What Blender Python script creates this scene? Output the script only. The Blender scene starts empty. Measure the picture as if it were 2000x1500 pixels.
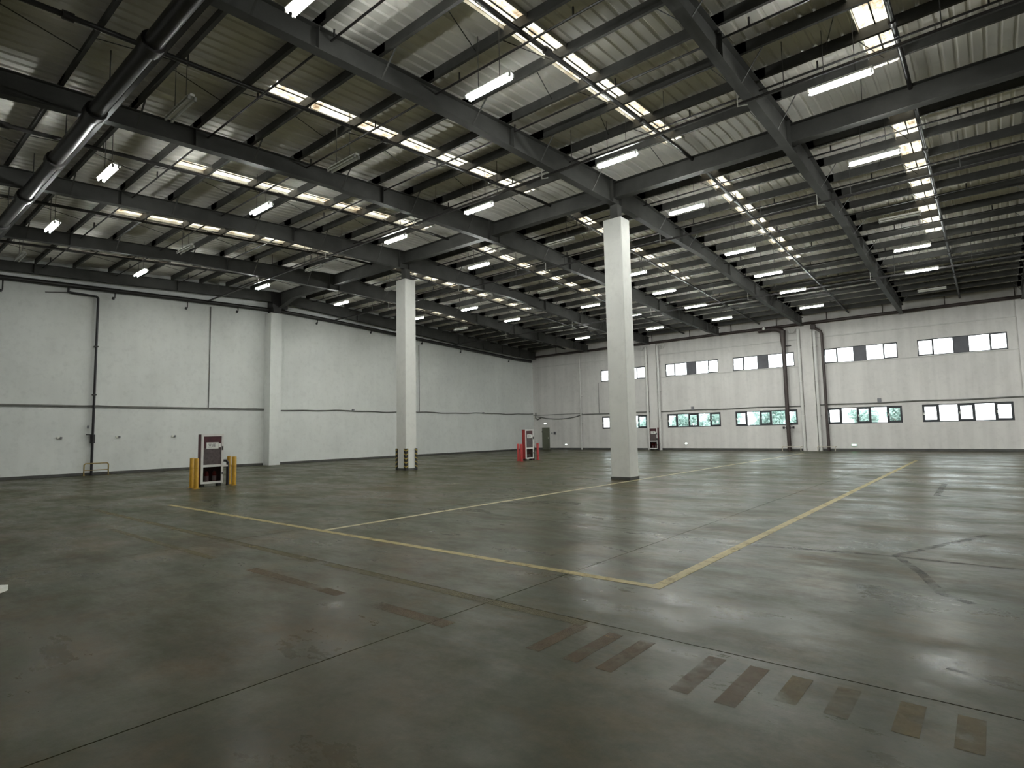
import bpy, math, random
from mathutils import Vector, Matrix
random.seed(7)
scene = bpy.context.scene
col = scene.collection

# ------------------------------------------------------------------ camera
FPX, YAW, PITCH, ROLL, CAM_H = 1127.0, -0.693824, 0.08298, -0.0196247, 1.7
def cam_axes():
    cy, sy = math.cos(YAW), math.sin(YAW)
    f0 = Vector((sy, cy, 0)); r0 = Vector((cy, -sy, 0)); u0 = Vector((0, 0, 1))
    f = f0*math.cos(PITCH) + u0*math.sin(PITCH)
    u = u0*math.cos(PITCH) - f0*math.sin(PITCH)
    return r0*math.cos(ROLL) + u*math.sin(ROLL), u*math.cos(ROLL) - r0*math.sin(ROLL), f
RT, UP, FW = cam_axes()
cd = bpy.data.cameras.new('camera'); cam = bpy.data.objects.new('camera', cd); col.objects.link(cam)
cd.sensor_fit = 'HORIZONTAL'; cd.sensor_width = 36; cd.lens = FPX/2000*36; cd.clip_end = 500; cd.clip_start = .05
cam.matrix_world = Matrix(((RT.x, UP.x, -FW.x, 0), (RT.y, UP.y, -FW.y, 0), (RT.z, UP.z, -FW.z, CAM_H), (0, 0, 0, 1)))
scene.camera = cam
def ray(px, py): return RT*((px-1000)/FPX) - UP*((py-750)/FPX) + FW
def at_z(px, py, z=0):            # pixel -> point on the horizontal plane z
    d = ray(px, py); return Vector((0, 0, CAM_H)) + d*((z-CAM_H)/d.z)

# ------------------------------------------------------------------ world, exposure
SKY, LAMP = 1.1, 44.0
w = bpy.data.worlds.new('overcast_sky'); scene.world = w; w.use_nodes = True
bg = w.node_tree.nodes['Background']; bg.inputs[0].default_value = (.93, .97, 1, 1); bg.inputs[1].default_value = SKY
scene.cycles.max_bounces = 8
vs = scene.view_settings
vs.view_transform = 'Standard'; vs.look = 'None'; vs.gamma = 1; vs.exposure = 2.68; vs.use_curve_mapping = False

# ------------------------------------------------------------------ helpers
ORD = ['', 'first', 'second', 'third', 'fourth', 'fifth', 'sixth', 'seventh', 'eighth', 'ninth', 'tenth', 'eleventh', 'twelfth', 'thirteenth']
class MB:
    def __init__(s): s.v = []; s.f = []
    def poly(s, pts, faces):
        n = len(s.v); s.v += [tuple(p) for p in pts]; s.f += [tuple(i+n for i in f) for f in faces]; return s
    def box(s, x0, x1, y0, y1, z0, z1):
        return s.poly([(x0,y0,z0),(x1,y0,z0),(x1,y1,z0),(x0,y1,z0),(x0,y0,z1),(x1,y0,z1),(x1,y1,z1),(x0,y1,z1)],
            [(0,3,2,1),(4,5,6,7),(0,1,5,4),(1,2,6,5),(2,3,7,6),(3,0,4,7)])
    def bar(s, a, b, w_, h_):
        a, b = Vector(a), Vector(b); d = (b-a).normalized()
        up = Vector((0,0,1)) if abs(d.z) < .95 else Vector((0,1,0))
        r = d.cross(up).normalized(); u = r.cross(d)
        pts = [p + r*(sx*w_/2) + u*(sz*h_/2) for p in (a, b) for sx, sz in ((-1,-1),(1,-1),(1,1),(-1,1))]
        return s.poly(pts, [(0,1,2,3),(7,6,5,4),(0,4,5,1),(1,5,6,2),(2,6,7,3),(3,7,4,0)])
    def tube(s, pts, r, n=10, cap=True):
        pts = [Vector(p) for p in pts]; rings = []
        ref = None
        for i, p in enumerate(pts):
            d = ((pts[i]-pts[i-1]).normalized() if i else Vector()) + ((pts[i+1]-pts[i]).normalized() if i < len(pts)-1 else Vector())
            d.normalize()
            if ref is None: ref = Vector((0,0,1)) if abs(d.z) < .9 else Vector((1,0,0))
            a = d.cross(ref).normalized(); b = a.cross(d).normalized(); ref = b
            rr = r[i] if isinstance(r, (list, tuple)) else r
            rings.append([p + (a*math.cos(t) + b*math.sin(t))*rr for t in (2*math.pi*k/n for k in range(n))])
        N = len(s.v); faces = []
        for i in range(len(pts)-1):
            for k in range(n):
                faces.append((i*n+k, i*n+(k+1) % n, (i+1)*n+(k+1) % n, (i+1)*n+k))
        if cap: faces += [tuple(range(n-1, -1, -1)), tuple((len(pts)-1)*n+k for k in range(n))]
        return s.poly([q for rg in rings for q in rg], faces)
    def prism(s, prof, axis, a, b):
        """2-D profile extruded along axis ('x': prof=(y,z); 'y': prof=(x,z); 'z': prof=(x,y))"""
        def P(q, t): return {'x': (t, q[0], q[1]), 'y': (q[0], t, q[1]), 'z': (q[0], q[1], t)}[axis]
        n = len(prof)
        return s.poly([P(q, a) for q in prof] + [P(q, b) for q in prof],
            [tuple(range(n)), tuple(range(2*n-1, n-1, -1))] + [(i, i+n, (i+1) % n+n, (i+1) % n) for i in range(n)])
    def mesh(s, name, mat, smooth=False):
        me = bpy.data.meshes.new(name); me.from_pydata(s.v, [], s.f); me.update()
        if smooth:
            me.polygons.foreach_set('use_smooth', [True]*len(me.polygons)); me.set_sharp_from_angle(angle=math.radians(40))
        if mat: me.materials.append(mat)
        return me
    def build(s, name, mat, parent=None, smooth=False):
        return link(name, s.mesh(name, mat, smooth), parent)
def link(name, me, parent=None, loc=None):
    o = bpy.data.objects.new(name, me); col.objects.link(o)
    if parent: o.parent = parent
    if loc is not None: o.location = loc
    return o
def tag(o, label=None, cat=None, group=None, kind=None):
    for k, v in (('label', label), ('category', cat), ('group', group), ('kind', kind)):
        if v: o[k] = v
    return o
def empty(name, loc=(0,0,0)):
    o = bpy.data.objects.new(name, None); col.objects.link(o); o.location = loc; o.empty_display_size = .2; return o
def copy_tree(o, parent=None):
    c = o.copy(); col.objects.link(c); c.parent = parent
    for ch in list(o.children): copy_tree(ch, c)
    return c

# ------------------------------------------------------------------ materials
def new_mat(name):
    m = bpy.data.materials.new(name); m.use_nodes = True
    nt = m.node_tree; return m, nt, nt.nodes['Principled BSDF']
def N(nt, t, **kw):
    n = nt.nodes.new(t)
    for k, v in kw.items():
        if k in n.inputs: n.inputs[k].default_value = v
        else: setattr(n, k, v)
    return n
def noise(nt, scale, detail=4, rough=.55, stretch=(1,1,1)):
    g = N(nt, 'ShaderNodeNewGeometry'); mp = N(nt, 'ShaderNodeMapping'); mp.inputs['Scale'].default_value = stretch
    nz = N(nt, 'ShaderNodeTexNoise', Scale=scale, Detail=detail, Roughness=rough)
    nt.links.new(g.outputs['Position'], mp.inputs[0]); nt.links.new(mp.outputs[0], nz.inputs['Vector'])
    return nz.outputs['Fac']
def ramp(nt, fac, stops):
    r = N(nt, 'ShaderNodeValToRGB'); e = r.color_ramp.elements
    while len(e) < len(stops): e.new(.5)
    for el, (p, c) in zip(e, stops): el.position = p; el.color = (*c, 1) if len(c) == 3 else c
    nt.links.new(fac, r.inputs[0]); return r.outputs[0]
def mix(nt, fac, a, b, mode='MIX'):
    m = N(nt, 'ShaderNodeMix', data_type='RGBA', blend_type=mode)
    for sock, v in ((m.inputs[0], fac), (m.inputs[6], a), (m.inputs[7], b)):
        if isinstance(v, (int, float)): sock.default_value = v
        elif isinstance(v, tuple): sock.default_value = (*v, 1)
        else: nt.links.new(v, sock)
    return m.outputs[2]
def g3(v): return (v, v, v)
def paint(name, c, var=.12, scale=3, rough=.5, metal=0., stretch=(1,1,1), spec=.5):
    m, nt, b = new_mat(name)
    lo = tuple(x*(1-var) for x in c); hi = tuple(min(1, x*(1+var)) for x in c)
    nt.links.new(ramp(nt, noise(nt, scale, 5, .6, stretch), [(.3, lo), (.7, hi)]), b.inputs['Base Color'])
    b.inputs['Roughness'].default_value = rough; b.inputs['Metallic'].default_value = metal
    b.inputs['Specular IOR Level'].default_value = spec
    return m
def emit(name, c, strength):
    m, nt, b = new_mat(name); nt.nodes.remove(b)
    e = N(nt, 'ShaderNodeEmission', Strength=strength); e.inputs[0].default_value = (*c, 1)
    nt.links.new(e.outputs[0], nt.nodes['Material Output'].inputs[0]); return m

# white painted wall with grime, drip streaks and scuffs
def wall_mat(name, c, streak):
    m, nt, b = new_mat(name)
    big = noise(nt, .35, 4, .6); fine = noise(nt, 4, 6, .65)
    st = noise(nt, 1.0, 3, .5, (2.2, 2.2, .12))
    base = ramp(nt, big, [(.3, tuple(x*.88 for x in c)), (.7, c)])
    base = mix(nt, 1.0, base, ramp(nt, st, [(.38, g3(1-streak)), (.62, g3(1))]), 'MULTIPLY')
    base = mix(nt, 1.0, base, ramp(nt, fine, [(.25, g3(.9)), (.5, g3(1))]), 'MULTIPLY')
    nt.links.new(base, b.inputs['Base Color']); b.inputs['Roughness'].default_value = .75
    bp = N(nt, 'ShaderNodeBump', Strength=.12, Distance=.02); nt.links.new(noise(nt, 9, 5), bp.inputs['Height']); nt.links.new(bp.outputs[0], b.inputs['Normal'])
    return m
M = {}
M['wall_left'] = wall_mat('white_wall_paint', (.84, .86, .84), .025)
M['wall_back'] = wall_mat('grimy_white_wall_paint', (.74, .72, .70), .10)
M['column'] = wall_mat('white_column_paint', (.80, .80, .77), .03)
M['ledge'] = paint('plaster_ledge', (.6, .59, .57), .1, 2, .8)
M['skirting'] = paint('dark_skirting_paint', (.075, .075, .07), .25, 2, .6)

# coated concrete floor: olive grey with tan wear and patchy gloss
def floor_mat():
    m, nt, b = new_mat('worn_floor_coating')
    a = noise(nt, .16, 5, .6); c2 = noise(nt, 1.1, 7, .65); f = noise(nt, 14, 5, .7)
    base = ramp(nt, a, [(.32, (.046, .049, .027)), (.5, (.055, .055, .031)), (.68, (.072, .061, .039))])
    hue = noise(nt, .9, 7, .7, (1, 1.3, 1))                     # green coating against brown wear
    base = mix(nt, 1.0, base, ramp(nt, hue, [(.36, (.88, .98, .92)), (.5, (1, 1, 1)), (.64, (1.30, 1.05, .88))]), 'MULTIPLY')
    base = mix(nt, 1.0, base, ramp(nt, c2, [(.28, g3(.74)), (.5, g3(1)), (.75, g3(1.16))]), 'MULTIPLY')
    base = mix(nt, 1.0, base, ramp(nt, f, [(.3, g3(.88)), (.7, g3(1.1))]), 'MULTIPLY')
    # traffic wear: tan, scuffed patches, mostly on the travelled side of the hall
    g = N(nt, 'ShaderNodeNewGeometry'); sp = N(nt, 'ShaderNodeSeparateXYZ'); nt.links.new(g.outputs['Position'], sp.inputs[0])
    mr = N(nt, 'ShaderNodeMapRange'); mr.inputs[1].default_value = -8; mr.inputs[2].default_value = -1; mr.inputs[3].default_value = .25; mr.inputs[4].default_value = 1
    nt.links.new(sp.outputs['X'], mr.inputs[0])
    wear = ramp(nt, noise(nt, .75, 10, .78), [(.46, g3(0)), (.60, g3(.35)), (.74, g3(.8))])
    ml = N(nt, 'ShaderNodeMath', operation='MULTIPLY'); nt.links.new(wear, ml.inputs[0]); nt.links.new(mr.outputs[0], ml.inputs[1])
    base = mix(nt, ml.outputs[0], base, (.130, .106, .076))
    nt.links.new(base, b.inputs['Base Color'])
    r1 = ramp(nt, noise(nt, .55, 10, .74, (.75, 1.5, 1)), [(.36, g3(.23)), (.48, g3(.33)), (.62, g3(.50))])
    nt.links.new(r1, b.inputs['Roughness']); b.inputs['IOR'].default_value = 1.14
    bp = N(nt, 'ShaderNodeBump', Strength=.16, Distance=.02); nt.links.new(noise(nt, 2.4, 7, .7), bp.inputs['Height']); nt.links.new(bp.outputs[0], b.inputs['Normal'])
    return m
M['floor'] = floor_mat()
M['joint'] = paint('joint_filler', (.03, .03, .026), .2, 5, .9)
def line_mat(name, c, lo, hi, scale, top=1.):
    """paint that is worn away in patches (transparent where it is gone)"""
    m, nt, b = new_mat(name)
    nt.links.new(ramp(nt, noise(nt, 7, 6, .7), [(.3, tuple(x*.75 for x in c)), (.7, c)]), b.inputs['Base Color'])
    b.inputs['Roughness'].default_value = .45; b.inputs['IOR'].default_value = 1.15
    nz = noise(nt, scale, 7, .72)
    nt.links.new(ramp(nt, nz, [(lo, g3(0)), (hi, g3(top))]), b.inputs['Alpha'])
    return m
M['line'] = line_mat('yellow_line_paint', (.38, .31, .14), .20, .48, 5)
M['line_pale'] = line_mat('pale_yellow_line_paint', (.50, .44, .28), .15, .45, 5)
M['line_faded'] = line_mat('faded_yellow_line_paint', (.20, .17, .085), .32, .78, 2.2)
M['stripe'] = line_mat('worn_brown_stripe_paint', (.185, .125, .066), .34, .66, 2.6, .75)
M['stripe_yellow'] = line_mat('worn_yellow_stripe_paint', (.20, .15, .06), .38, .68, 3.1, .7)
M['tyre'] = line_mat('black_rubber_mark', (.022, .02, .018), .40, .75, 6)

M['deck'] = paint('roof_sheet', (.86, .84, .79), .08, 1.2, .7, .0, (1, .15, 1))
M['steel'] = paint('grey_steel_paint', (.068, .068, .064), .2, 1.5, .6, spec=.3)
M['purlin'] = paint('galvanised_purlin', (.065, .065, .061), .2, 2.5, .6, .0, spec=.3)
M['pipe_dark'] = paint('dark_pipe_paint', (.022, .02, .02), .2, 3, .4)
M['pipe_brown'] = paint('brown_red_pipe_paint', (.055, .040, .038), .25, 3, .45)
M['pipe_black'] = paint('black_pipe', (.018, .016, .02), .2, 3, .4)
M['pipe_white'] = paint('white_downpipe_plastic', (.66, .65, .63), .06, 3, .35)
M['conduit'] = paint('grey_conduit', (.16, .16, .15), .15, 4, .5)
M['zinc'] = paint('galvanised_bracket', (.62, .62, .58), .1, 6, .35, .3)
M['fixture'] = paint('white_fixture_enamel', (.66, .66, .62), .06, 3, .35)
M['tube_lit'] = emit('lit_fluorescent_tube', (.97, 1, .95), LAMP)
M['tube_off'] = paint('unlit_fluorescent_tube', (.7, .7, .68), .03, 3, .2)
M['cap'] = paint('tube_end_cap', (.35, .35, .33), .1, 3, .4)
M['alu_dark'] = paint('dark_window_frame', (.035, .038, .045), .15, 3, .4)
M['fan_board'] = paint('dark_grey_board', (.10, .10, .115), .2, 2, .6)
M['door'] = paint('grey_green_door_paint', (.115, .12, .085), .12, 2, .5)
M['door_frame'] = paint('door_frame_paint', (.13, .135, .105), .12, 2, .5)
M['cab_red'] = paint('dark_red_cabinet_enamel', (.11, .015, .02), .15, 3, .35)
M['cab_red_bright'] = paint('red_cabinet_enamel', (.26, .022, .022), .15, 3, .35)
M['cab_white'] = paint('white_door_frame', (.70, .68, .66), .06, 5, .4)
M['cab_panel'] = paint('maroon_panel', (.065, .014, .02), .3, 6, .45)
M['cab_notice'] = paint('grey_brown_notice', (.085, .065, .066), .35, 14, .5)
M['cab_inside'] = paint('dark_cabinet_inside', (.10, .012, .012), .2, 4, .6)
M['sign'] = paint('white_sign_card', (.78, .77, .74), .05, 8, .5)
M['ink'] = paint('black_print', (.05, .05, .05), .1, 8, .6)
M['black'] = paint('black_rubber', (.02, .02, .02), .2, 5, .6)
M['bollard_y'] = paint('yellow_bollard_paint', (.48, .27, .02), .18, 6, .45)
M['bollard_r'] = paint('red_bollard_paint', (.42, .035, .035), .18, 6, .45)
M['rail_y'] = paint('dull_yellow_rail_paint', (.34, .25, .09), .2, 6, .5)
M['rail_pale'] = paint('pale_rail_paint', (.55, .50, .42), .15, 6, .5)
M['hazard_y'] = paint('yellow_guard_stripe', (.40, .30, .06), .1, 5, .5)
M['hazard_k'] = paint('black_guard_rubber', (.02, .02, .02), .1, 5, .6)
M['ext_red'] = paint('red_extinguisher', (.42, .03, .025), .1, 5, .3)
M['box_grey'] = paint('grey_outlet_box', (.20, .20, .22), .15, 6, .5)
M['white_plastic'] = paint('white_plastic', (.78, .78, .72), .06, 6, .35)
M['exit'] = emit('lit_exit_sign', (.85, 1, .9), .9)
M['green_lit'] = emit('lit_green_sign', (.35, 1, .55), .7)
M['bark'] = paint('bark', (.10, .08, .06), .3, 8, .9)
M['outdoor'] = paint('outdoor_paving', (.42, .42, .40), .15, 1, .9)
def glass_mat(name, tint, refl=.5, tint_w=1.):
    m, nt, b = new_mat(name); nt.nodes.remove(b)
    t = N(nt, 'ShaderNodeBsdfTransparent'); t.inputs[0].default_value = (*tint, 1)
    gl = N(nt, 'ShaderNodeBsdfGlossy', Roughness=.03)
    fr = N(nt, 'ShaderNodeFresnel', IOR=1.45); ml = N(nt, 'ShaderNodeMath', operation='MULTIPLY'); ml.inputs[1].default_value = refl
    ms = N(nt, 'ShaderNodeMixShader')
    nt.links.new(fr.outputs[0], ml.inputs[0]); nt.links.new(ml.outputs[0], ms.inputs[0])
    nt.links.new(t.outputs[0], ms.inputs[1]); nt.links.new(gl.outputs[0], ms.inputs[2])
    nt.links.new(ms.outputs[0], nt.nodes['Material Output'].inputs[0]); return m
M['glass'] = glass_mat('window_glass', (.93, .97, .96))
M['glass_dark'] = glass_mat('cabinet_glass', (.62, .55, .56))
def sky_panel():
    m, nt, b = new_mat('dirty_translucent_sheet'); nt.nodes.remove(b)
    c = ramp(nt, noise(nt, 2.3, 7, .72), [(.34, (.13, .088, .05)), (.45, (.30, .245, .165)), (.57, (.52, .48, .38))])
    t = N(nt, 'ShaderNodeBsdfTranslucent'); nt.links.new(c, t.inputs[0])
    d = N(nt, 'ShaderNodeBsdfDiffuse'); d.inputs[0].default_value = (.35, .33, .28, 1)
    ms = N(nt, 'ShaderNodeMixShader'); ms.inputs[0].default_value = .2
    nt.links.new(t.outputs[0], ms.inputs[1]); nt.links.new(d.outputs[0], ms.inputs[2])
    nt.links.new(ms.outputs[0], nt.nodes['Material Output'].inputs[0]); return m
M['skylight'] = sky_panel()
def leaf_mat(name, c):
    m, nt, b = new_mat(name); nt.nodes.remove(b)
    cc = ramp(nt, noise(nt, 3, 3), [(.3, tuple(x*.75 for x in c)), (.7, c)])
    d = N(nt, 'ShaderNodeBsdfDiffuse'); t = N(nt, 'ShaderNodeBsdfTranslucent'); nt.links.new(cc, d.inputs[0]); nt.links.new(cc, t.inputs[0])
    ms = N(nt, 'ShaderNodeMixShader'); ms.inputs[0].default_value = .45
    nt.links.new(d.outputs[0], ms.inputs[1]); nt.links.new(t.outputs[0], ms.inputs[2])
    nt.links.new(ms.outputs[0], nt.nodes['Material Output'].inputs[0]); return m
M['leaf'] = leaf_mat('pale_green_leaves', (.60, .73, .69))

# ------------------------------------------------------------------ dimensions of the hall (metres)
XL, XR, YF, YB = -34.1, 25.2, -8.3, 44.15
RIDGE_Y, RIDGE_Z, S_NEAR, S_FAR = 17.9, 10.90, .062, .050
def roof(y): return RIDGE_Z - (S_NEAR*(RIDGE_Y-y) if y < RIDGE_Y else S_FAR*(y-RIDGE_Y))
PD = .30                                                   # purlin depth
FRAMES = [-33.55, -27.6, -21.62, -15.77, -9.92, -4.07, 1.78, 7.63, 13.48, 19.33, 24.9]
COLUMN_FRAMES = (-21.62, -9.92, 1.78, 13.48)
SKYX = [-30.1, -24.3, -18.65, -12.92, -7.17, -1.47]; SKY_HW = .29
SKY_Y = ((6.65, 16.95), (19.45, 31.35))

# ------------------------------------------------------------------ floor of cast slabs with open joints
floor = MB().box(XL-.2, XR+.2, YF-.2, YB+.2, -.30, -.012).build('floor', M['joint'])
tag(floor, 'worn olive grey concrete floor with dark joints', 'floor', kind='structure')
xs = [XL]; x = -4.03-5.85*5
while x < XR:
    if x > XL+.3: xs.append(x)
    x += 5.85
xs.append(XR)
ys = [YF]; y = -4.5
while y < YB-.3: ys.append(y); y += 4.5
ys.append(YB)
for i in range(len(xs)-1):
    for j in range(len(ys)-1):
        g = .006
        MB().box(xs[i]+g, xs[i+1]-g, ys[j]+g, ys[j+1]-g, -.1, 0).build('slab', M['floor'], floor)

# ------------------------------------------------------------------ walls
UP_W = [(-26.5, -22.2), (-20.38, -16.04), (-14.93, -10.61), (-8.70, -4.46), (-3.41, .92)]
ZL0, ZL1, ZU0, ZU1 = 1.81, 2.90, 5.96, 6.99
wb = MB()
for z0, z1, holes in ((-.1, ZL0, 0), (ZL0, ZL1, 1), (ZL1, ZU0, 0), (ZU0, ZU1, 1), (ZU1, roof(YB)+.25, 0)):
    if not holes: wb.box(XL-.25, XR+.25, YB, YB+.25, z0, z1); continue
    prev = XL-.25
    for a, b in UP_W + [(XR+.25, None)]:
        wb.box(prev, a, YB, YB+.25, z0, z1); prev = b
wall_back = tag(wb.build('wall_back', M['wall_back']), 'grimy white wall with two rows of windows', 'wall', kind='structure')
def gable(x0, x1):
    pr = [(YF-.25, -.1), (YB+.25, -.1), (YB+.25, roof(YB)+.15), (RIDGE_Y, RIDGE_Z+.15), (YF-.25, roof(YF)+.15)]
    return MB().prism(pr, 'x', x0, x1)
wall_left = tag(gable(XL-.25, XL).build('wall_left', M['wall_left']), 'long white painted gable wall', 'wall', kind='structure')
wall_right = tag(gable(XR, XR+.25).build('wall_right', M['wall_left']), 'white gable wall opposite the long white wall', 'wall', kind='structure')
wall_front = tag(MB().box(XL-.25, XR+.25, YF-.25, YF, -.1, roof(YF)+.15).build('wall_front', M['wall_back']), 'windowless white wall facing the window wall', 'wall', kind='structure')
tag(MB().box(XL, XL+.015, YF, YB, 0, .13).build('baseboard_left', M['skirting']), 'dark painted skirting along the long white wall', 'baseboard', kind='structure')
bb = MB(); bb.box(XL, -33.08, YB-.015, YB, 0, .16); bb.box(-32.2, XR, YB-.015, YB, 0, .16)
tag(bb.build('baseboard_back', M['skirting']), 'dark painted skirting under the windows', 'baseboard', kind='structure')
MB().box(XL, XL+.72, 17.32, 18.02, 0, 9.25).build('pilaster', M['wall_left'], wall_left)
for px_, hw in ((-21.45, .36), (-9.72, .36), (1.75, .36), (13.48, .36)):
    MB().box(px_-hw, px_+hw, YB-.18, YB, 0, 8.85).build('pilaster', M['wall_back'], wall_back)
tag(MB().box(XL, XR, YB-.07, YB, 7.80, 7.87).build('trim_1', M['ledge']), 'narrow plaster ledge above the upper windows', 'ledge', kind='structure')
tag(MB().box(XL+8, XR, YB-.05, YB, ZU0-.07, ZU0-.02).build('trim_2', M['ledge']), 'thin sill line under the upper windows', 'sill', kind='structure')

# ------------------------------------------------------------------ windows
def window(n, a, b, z0, z1, upper):
    wn = empty(f'window_{n}', ((a+b)/2, YB+.1, z0))
    tag(wn, ('upper' if upper else 'lower')+' strip window of five lights'+(' with a dark board in the middle' if upper else ' with dark opening sashes'), 'window', kind='structure')
    W, H = b-a, z1-z0; t = .05 if upper else .06
    fr = MB()
    fr.box(-W/2, W/2, -.04, .04, 0, t); fr.box(-W/2, W/2, -.04, .04, H-t, H)
    fr.box(-W/2, -W/2+t, -.04, .04, 0, H); fr.box(W/2-t, W/2, -.04, .04, 0, H)
    cut = [-.5, -.31, -.09, .09, .31, .5] if not upper else [-.5, -.315, -.085, .085, .315, .5]
    for c in cut[1:-1]: fr.box(c*W-t/2, c*W+t/2, -.035, .035, 0, H)
    fr.build('window_frame', M['alu_dark'], wn)
    for k in range(5):
        x0, x1 = cut[k]*W+t/2, cut[k+1]*W-t/2
        if upper and k == 2:
            MB().box(x0, x1, -.02, .02, t, H-t).build('board', M['fan_board'], wn); continue
        if k % 2 == 0:                              # opening sash with its own heavier frame
            s = .04 if upper else .085; sb = MB()
            sb.box(x0, x1, -.06, -.01, t, t+s); sb.box(x0, x1, -.06, -.01, H-t-s, H-t)
            sb.box(x0, x0+s, -.06, -.01, t+s, H-t-s); sb.box(x1-s, x1, -.06, -.01, t+s, H-t-s)
            so = sb.build('sash', M['alu_dark'], wn)
            MB().box(x0+s*.5, x1-s*.5, -.022, -.016, t+s*.5, H-t-s*.5).build('pane', M['glass'], so)
            MB().box(x0+s*.2, x0+s*.8, -.085, -.06, H*.42, H*.55).build('handle', M['zinc'], so)
        else:
            MB().box(x0-.005, x1+.005, .0, .006, t-.005, H-t+.005).build('pane', M['glass'], wn)
for i, (a, b) in enumerate(UP_W):
    window(i+1, a, b, ZU0, ZU1, True)
    window(i+6, a, b, ZL0, ZL1, False)

# ------------------------------------------------------------------ roof: corrugated deck, purlins, rafters
dk = MB()
def deck_strip(x0, x1, y0, y1):
    n = max(1, round((x1-x0)/.28)); p = (x1-x0)/n; prof = []
    for k in range(n):
        xx = x0+k*p; prof += [(xx, 0), (xx+p*.62, 0), (xx+p*.72, .035), (xx+p*.90, .035)]
    prof.append((x1, 0))
    pts = [(q, y0, roof(y0)+h) for q, h in prof] + [(q, y1, roof(y1)+h) for q, h in prof]; m = len(prof)
    dk.poly(pts, [(i, i+1, i+1+m, i+m) for i in range(m-1)])
edges = [XL-.25] + [e for sx in SKYX for e in (sx-SKY_HW, sx+SKY_HW)] + [XR+.25]
for i in range(0, len(edges), 2):
    deck_strip(edges[i], edges[i+1], YF-.25, RIDGE_Y); deck_strip(edges[i], edges[i+1], RIDGE_Y, YB+.25)
for sx in SKYX:
    for a, b in ((YF-.25, SKY_Y[0][0]), (SKY_Y[0][1], RIDGE_Y), (RIDGE_Y, SKY_Y[1][0]), (SKY_Y[1][1], YB+.25)):
        deck_strip(sx-SKY_HW, sx+SKY_HW, a, b)
ceiling = tag(dk.build('ceiling', M['deck']), 'dark underside of a corrugated steel roof on purlins and rafters', 'ceiling', kind='structure')

PUR = [16.2-1.45*k for k in range(17)] + [19.85+1.45*k for k in range(17)]
PUR.sort()
pur_mesh = {}
def purlin_mesh(L):
    k = round(L, 3)
    if k not in pur_mesh:
        t, f, d = .006, .07, PD
        pr = [(-f, 0), (t, 0), (t, d-t), (f, d-t), (f, d), (0, d), (0, t), (-f, t)]
        pur_mesh[k] = MB().prism(pr, 'x', -L/2, L/2).mesh('purlin', M['purlin'])
    return pur_mesh[k]
for y in PUR:
    segs = [(FRAMES[i], FRAMES[i+1]) for i in range(6)] + [(FRAMES[6], FRAMES[-1])]
    for a, b in segs:
        L = b-a+.5; link('purlin', purlin_mesh(L), ceiling, ((a+b)/2, y, roof(y)-PD))
for i in range(6):                                     # sag rods tie the purlins together at mid bay
    xm = FRAMES[i]+.36*(FRAMES[i+1]-FRAMES[i]); m = MB()
    for a, b in zip(PUR[:-1], PUR[1:]):
        s = .5 if (PUR.index(a) % 2) else -.5
        m.tube([(xm, a, roof(a)-.06), (xm+s, b, roof(b)-.17)], .011, 5)
    m.build('sag_rod', M['steel'], ceiling)

def interp(tab, y):
    if y <= tab[0][0]: return tab[0][1]
    for (a, za), (b, zb) in zip(tab[:-1], tab[1:]):
        if y <= b: return za + (zb-za)*(y-a)/(b-a)
    return tab[-1][1]
PLAIN = [(YF, 8.05), (-2, 8.6), (4, 9.25), (10, 9.60), (18, 9.72), (26, 9.66), (30, 9.36), (35, 8.98), (44, 8.72)]
HAUNCH = PLAIN
GABLE = [(YF, 8.5), (4.9, 9.36), (9.7, 9.56), (17.9, 9.97), (21.7, 9.72), (34, 8.98), (44, 8.55)]
for xr in FRAMES:
    tab = GABLE if xr in (FRAMES[0], FRAMES[-1]) else (HAUNCH if xr in COLUMN_FRAMES else PLAIN)
    yy = sorted(set([round(YF+.1, 2), RIDGE_Y, YB-.22] + [t_[0] for t_ in tab if YF < t_[0] < YB-.3] + list(range(-6, 44, 4))))
    bot = [(y, interp(tab, y)) for y in yy]; top = [(y, roof(y)-PD) for y in yy]
    m = MB(); n = len(yy)
    for x0, x1, lo, hi in ((xr-.006, xr+.006, 0, 0), (xr-.12, xr+.12, None, 1), (xr-.12, xr+.12, 2, None)):
        if lo == 0: zlo = [z for _, z in bot]; zhi = [z for _, z in top]
        elif hi == 1: zlo = [z for _, z in bot]; zhi = [z+.016 for _, z in bot]
        else: zlo = [z-.014 for _, z in top]; zhi = [z for _, z in top]
        pts = []
        for y, a, b in zip(yy, zlo, zhi): pts += [(x0, y, a), (x1, y, a), (x1, y, b), (x0, y, b)]
        fc = [(0, 1, 2, 3), tuple((n-1)*4+k for k in (3, 2, 1, 0))]
        for i in range(n-1):
            for k in range(4): fc.append((i*4+k, (i+1)*4+k, (i+1)*4+(k+1) % 4, i*4+(k+1) % 4))
        m.poly(pts, fc)
    ro = m.build('rafter', M['steel'], ceiling)
    for y in ([6, 12.1, 17.6, 18.2, 23.6, 29.4, 33.5, 36.5, 39, 41.5, 43] if xr < 8 else []):
        st = MB()
        for s in (-1, 1): st.box(min(xr+s*.006, xr+s*.11), max(xr+s*.006, xr+s*.11), y-.006, y+.006, interp(tab, y)+.016, roof(y)-PD-.014)
        st.build('stiffener', M['steel'], ro)
    if xr in (FRAMES[0],) or xr > 8: continue
    for k, y in enumerate(PUR):
        if k % 2 or y < 0: continue
        for s in (-1, 1):
            MB().bar((xr+s*.1, y+.03, interp(tab, y)+.03), (xr+s*.62, y+.03, roof(y)-PD+.05), .04, .012).build('fly_brace', M['steel'], ro)

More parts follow.
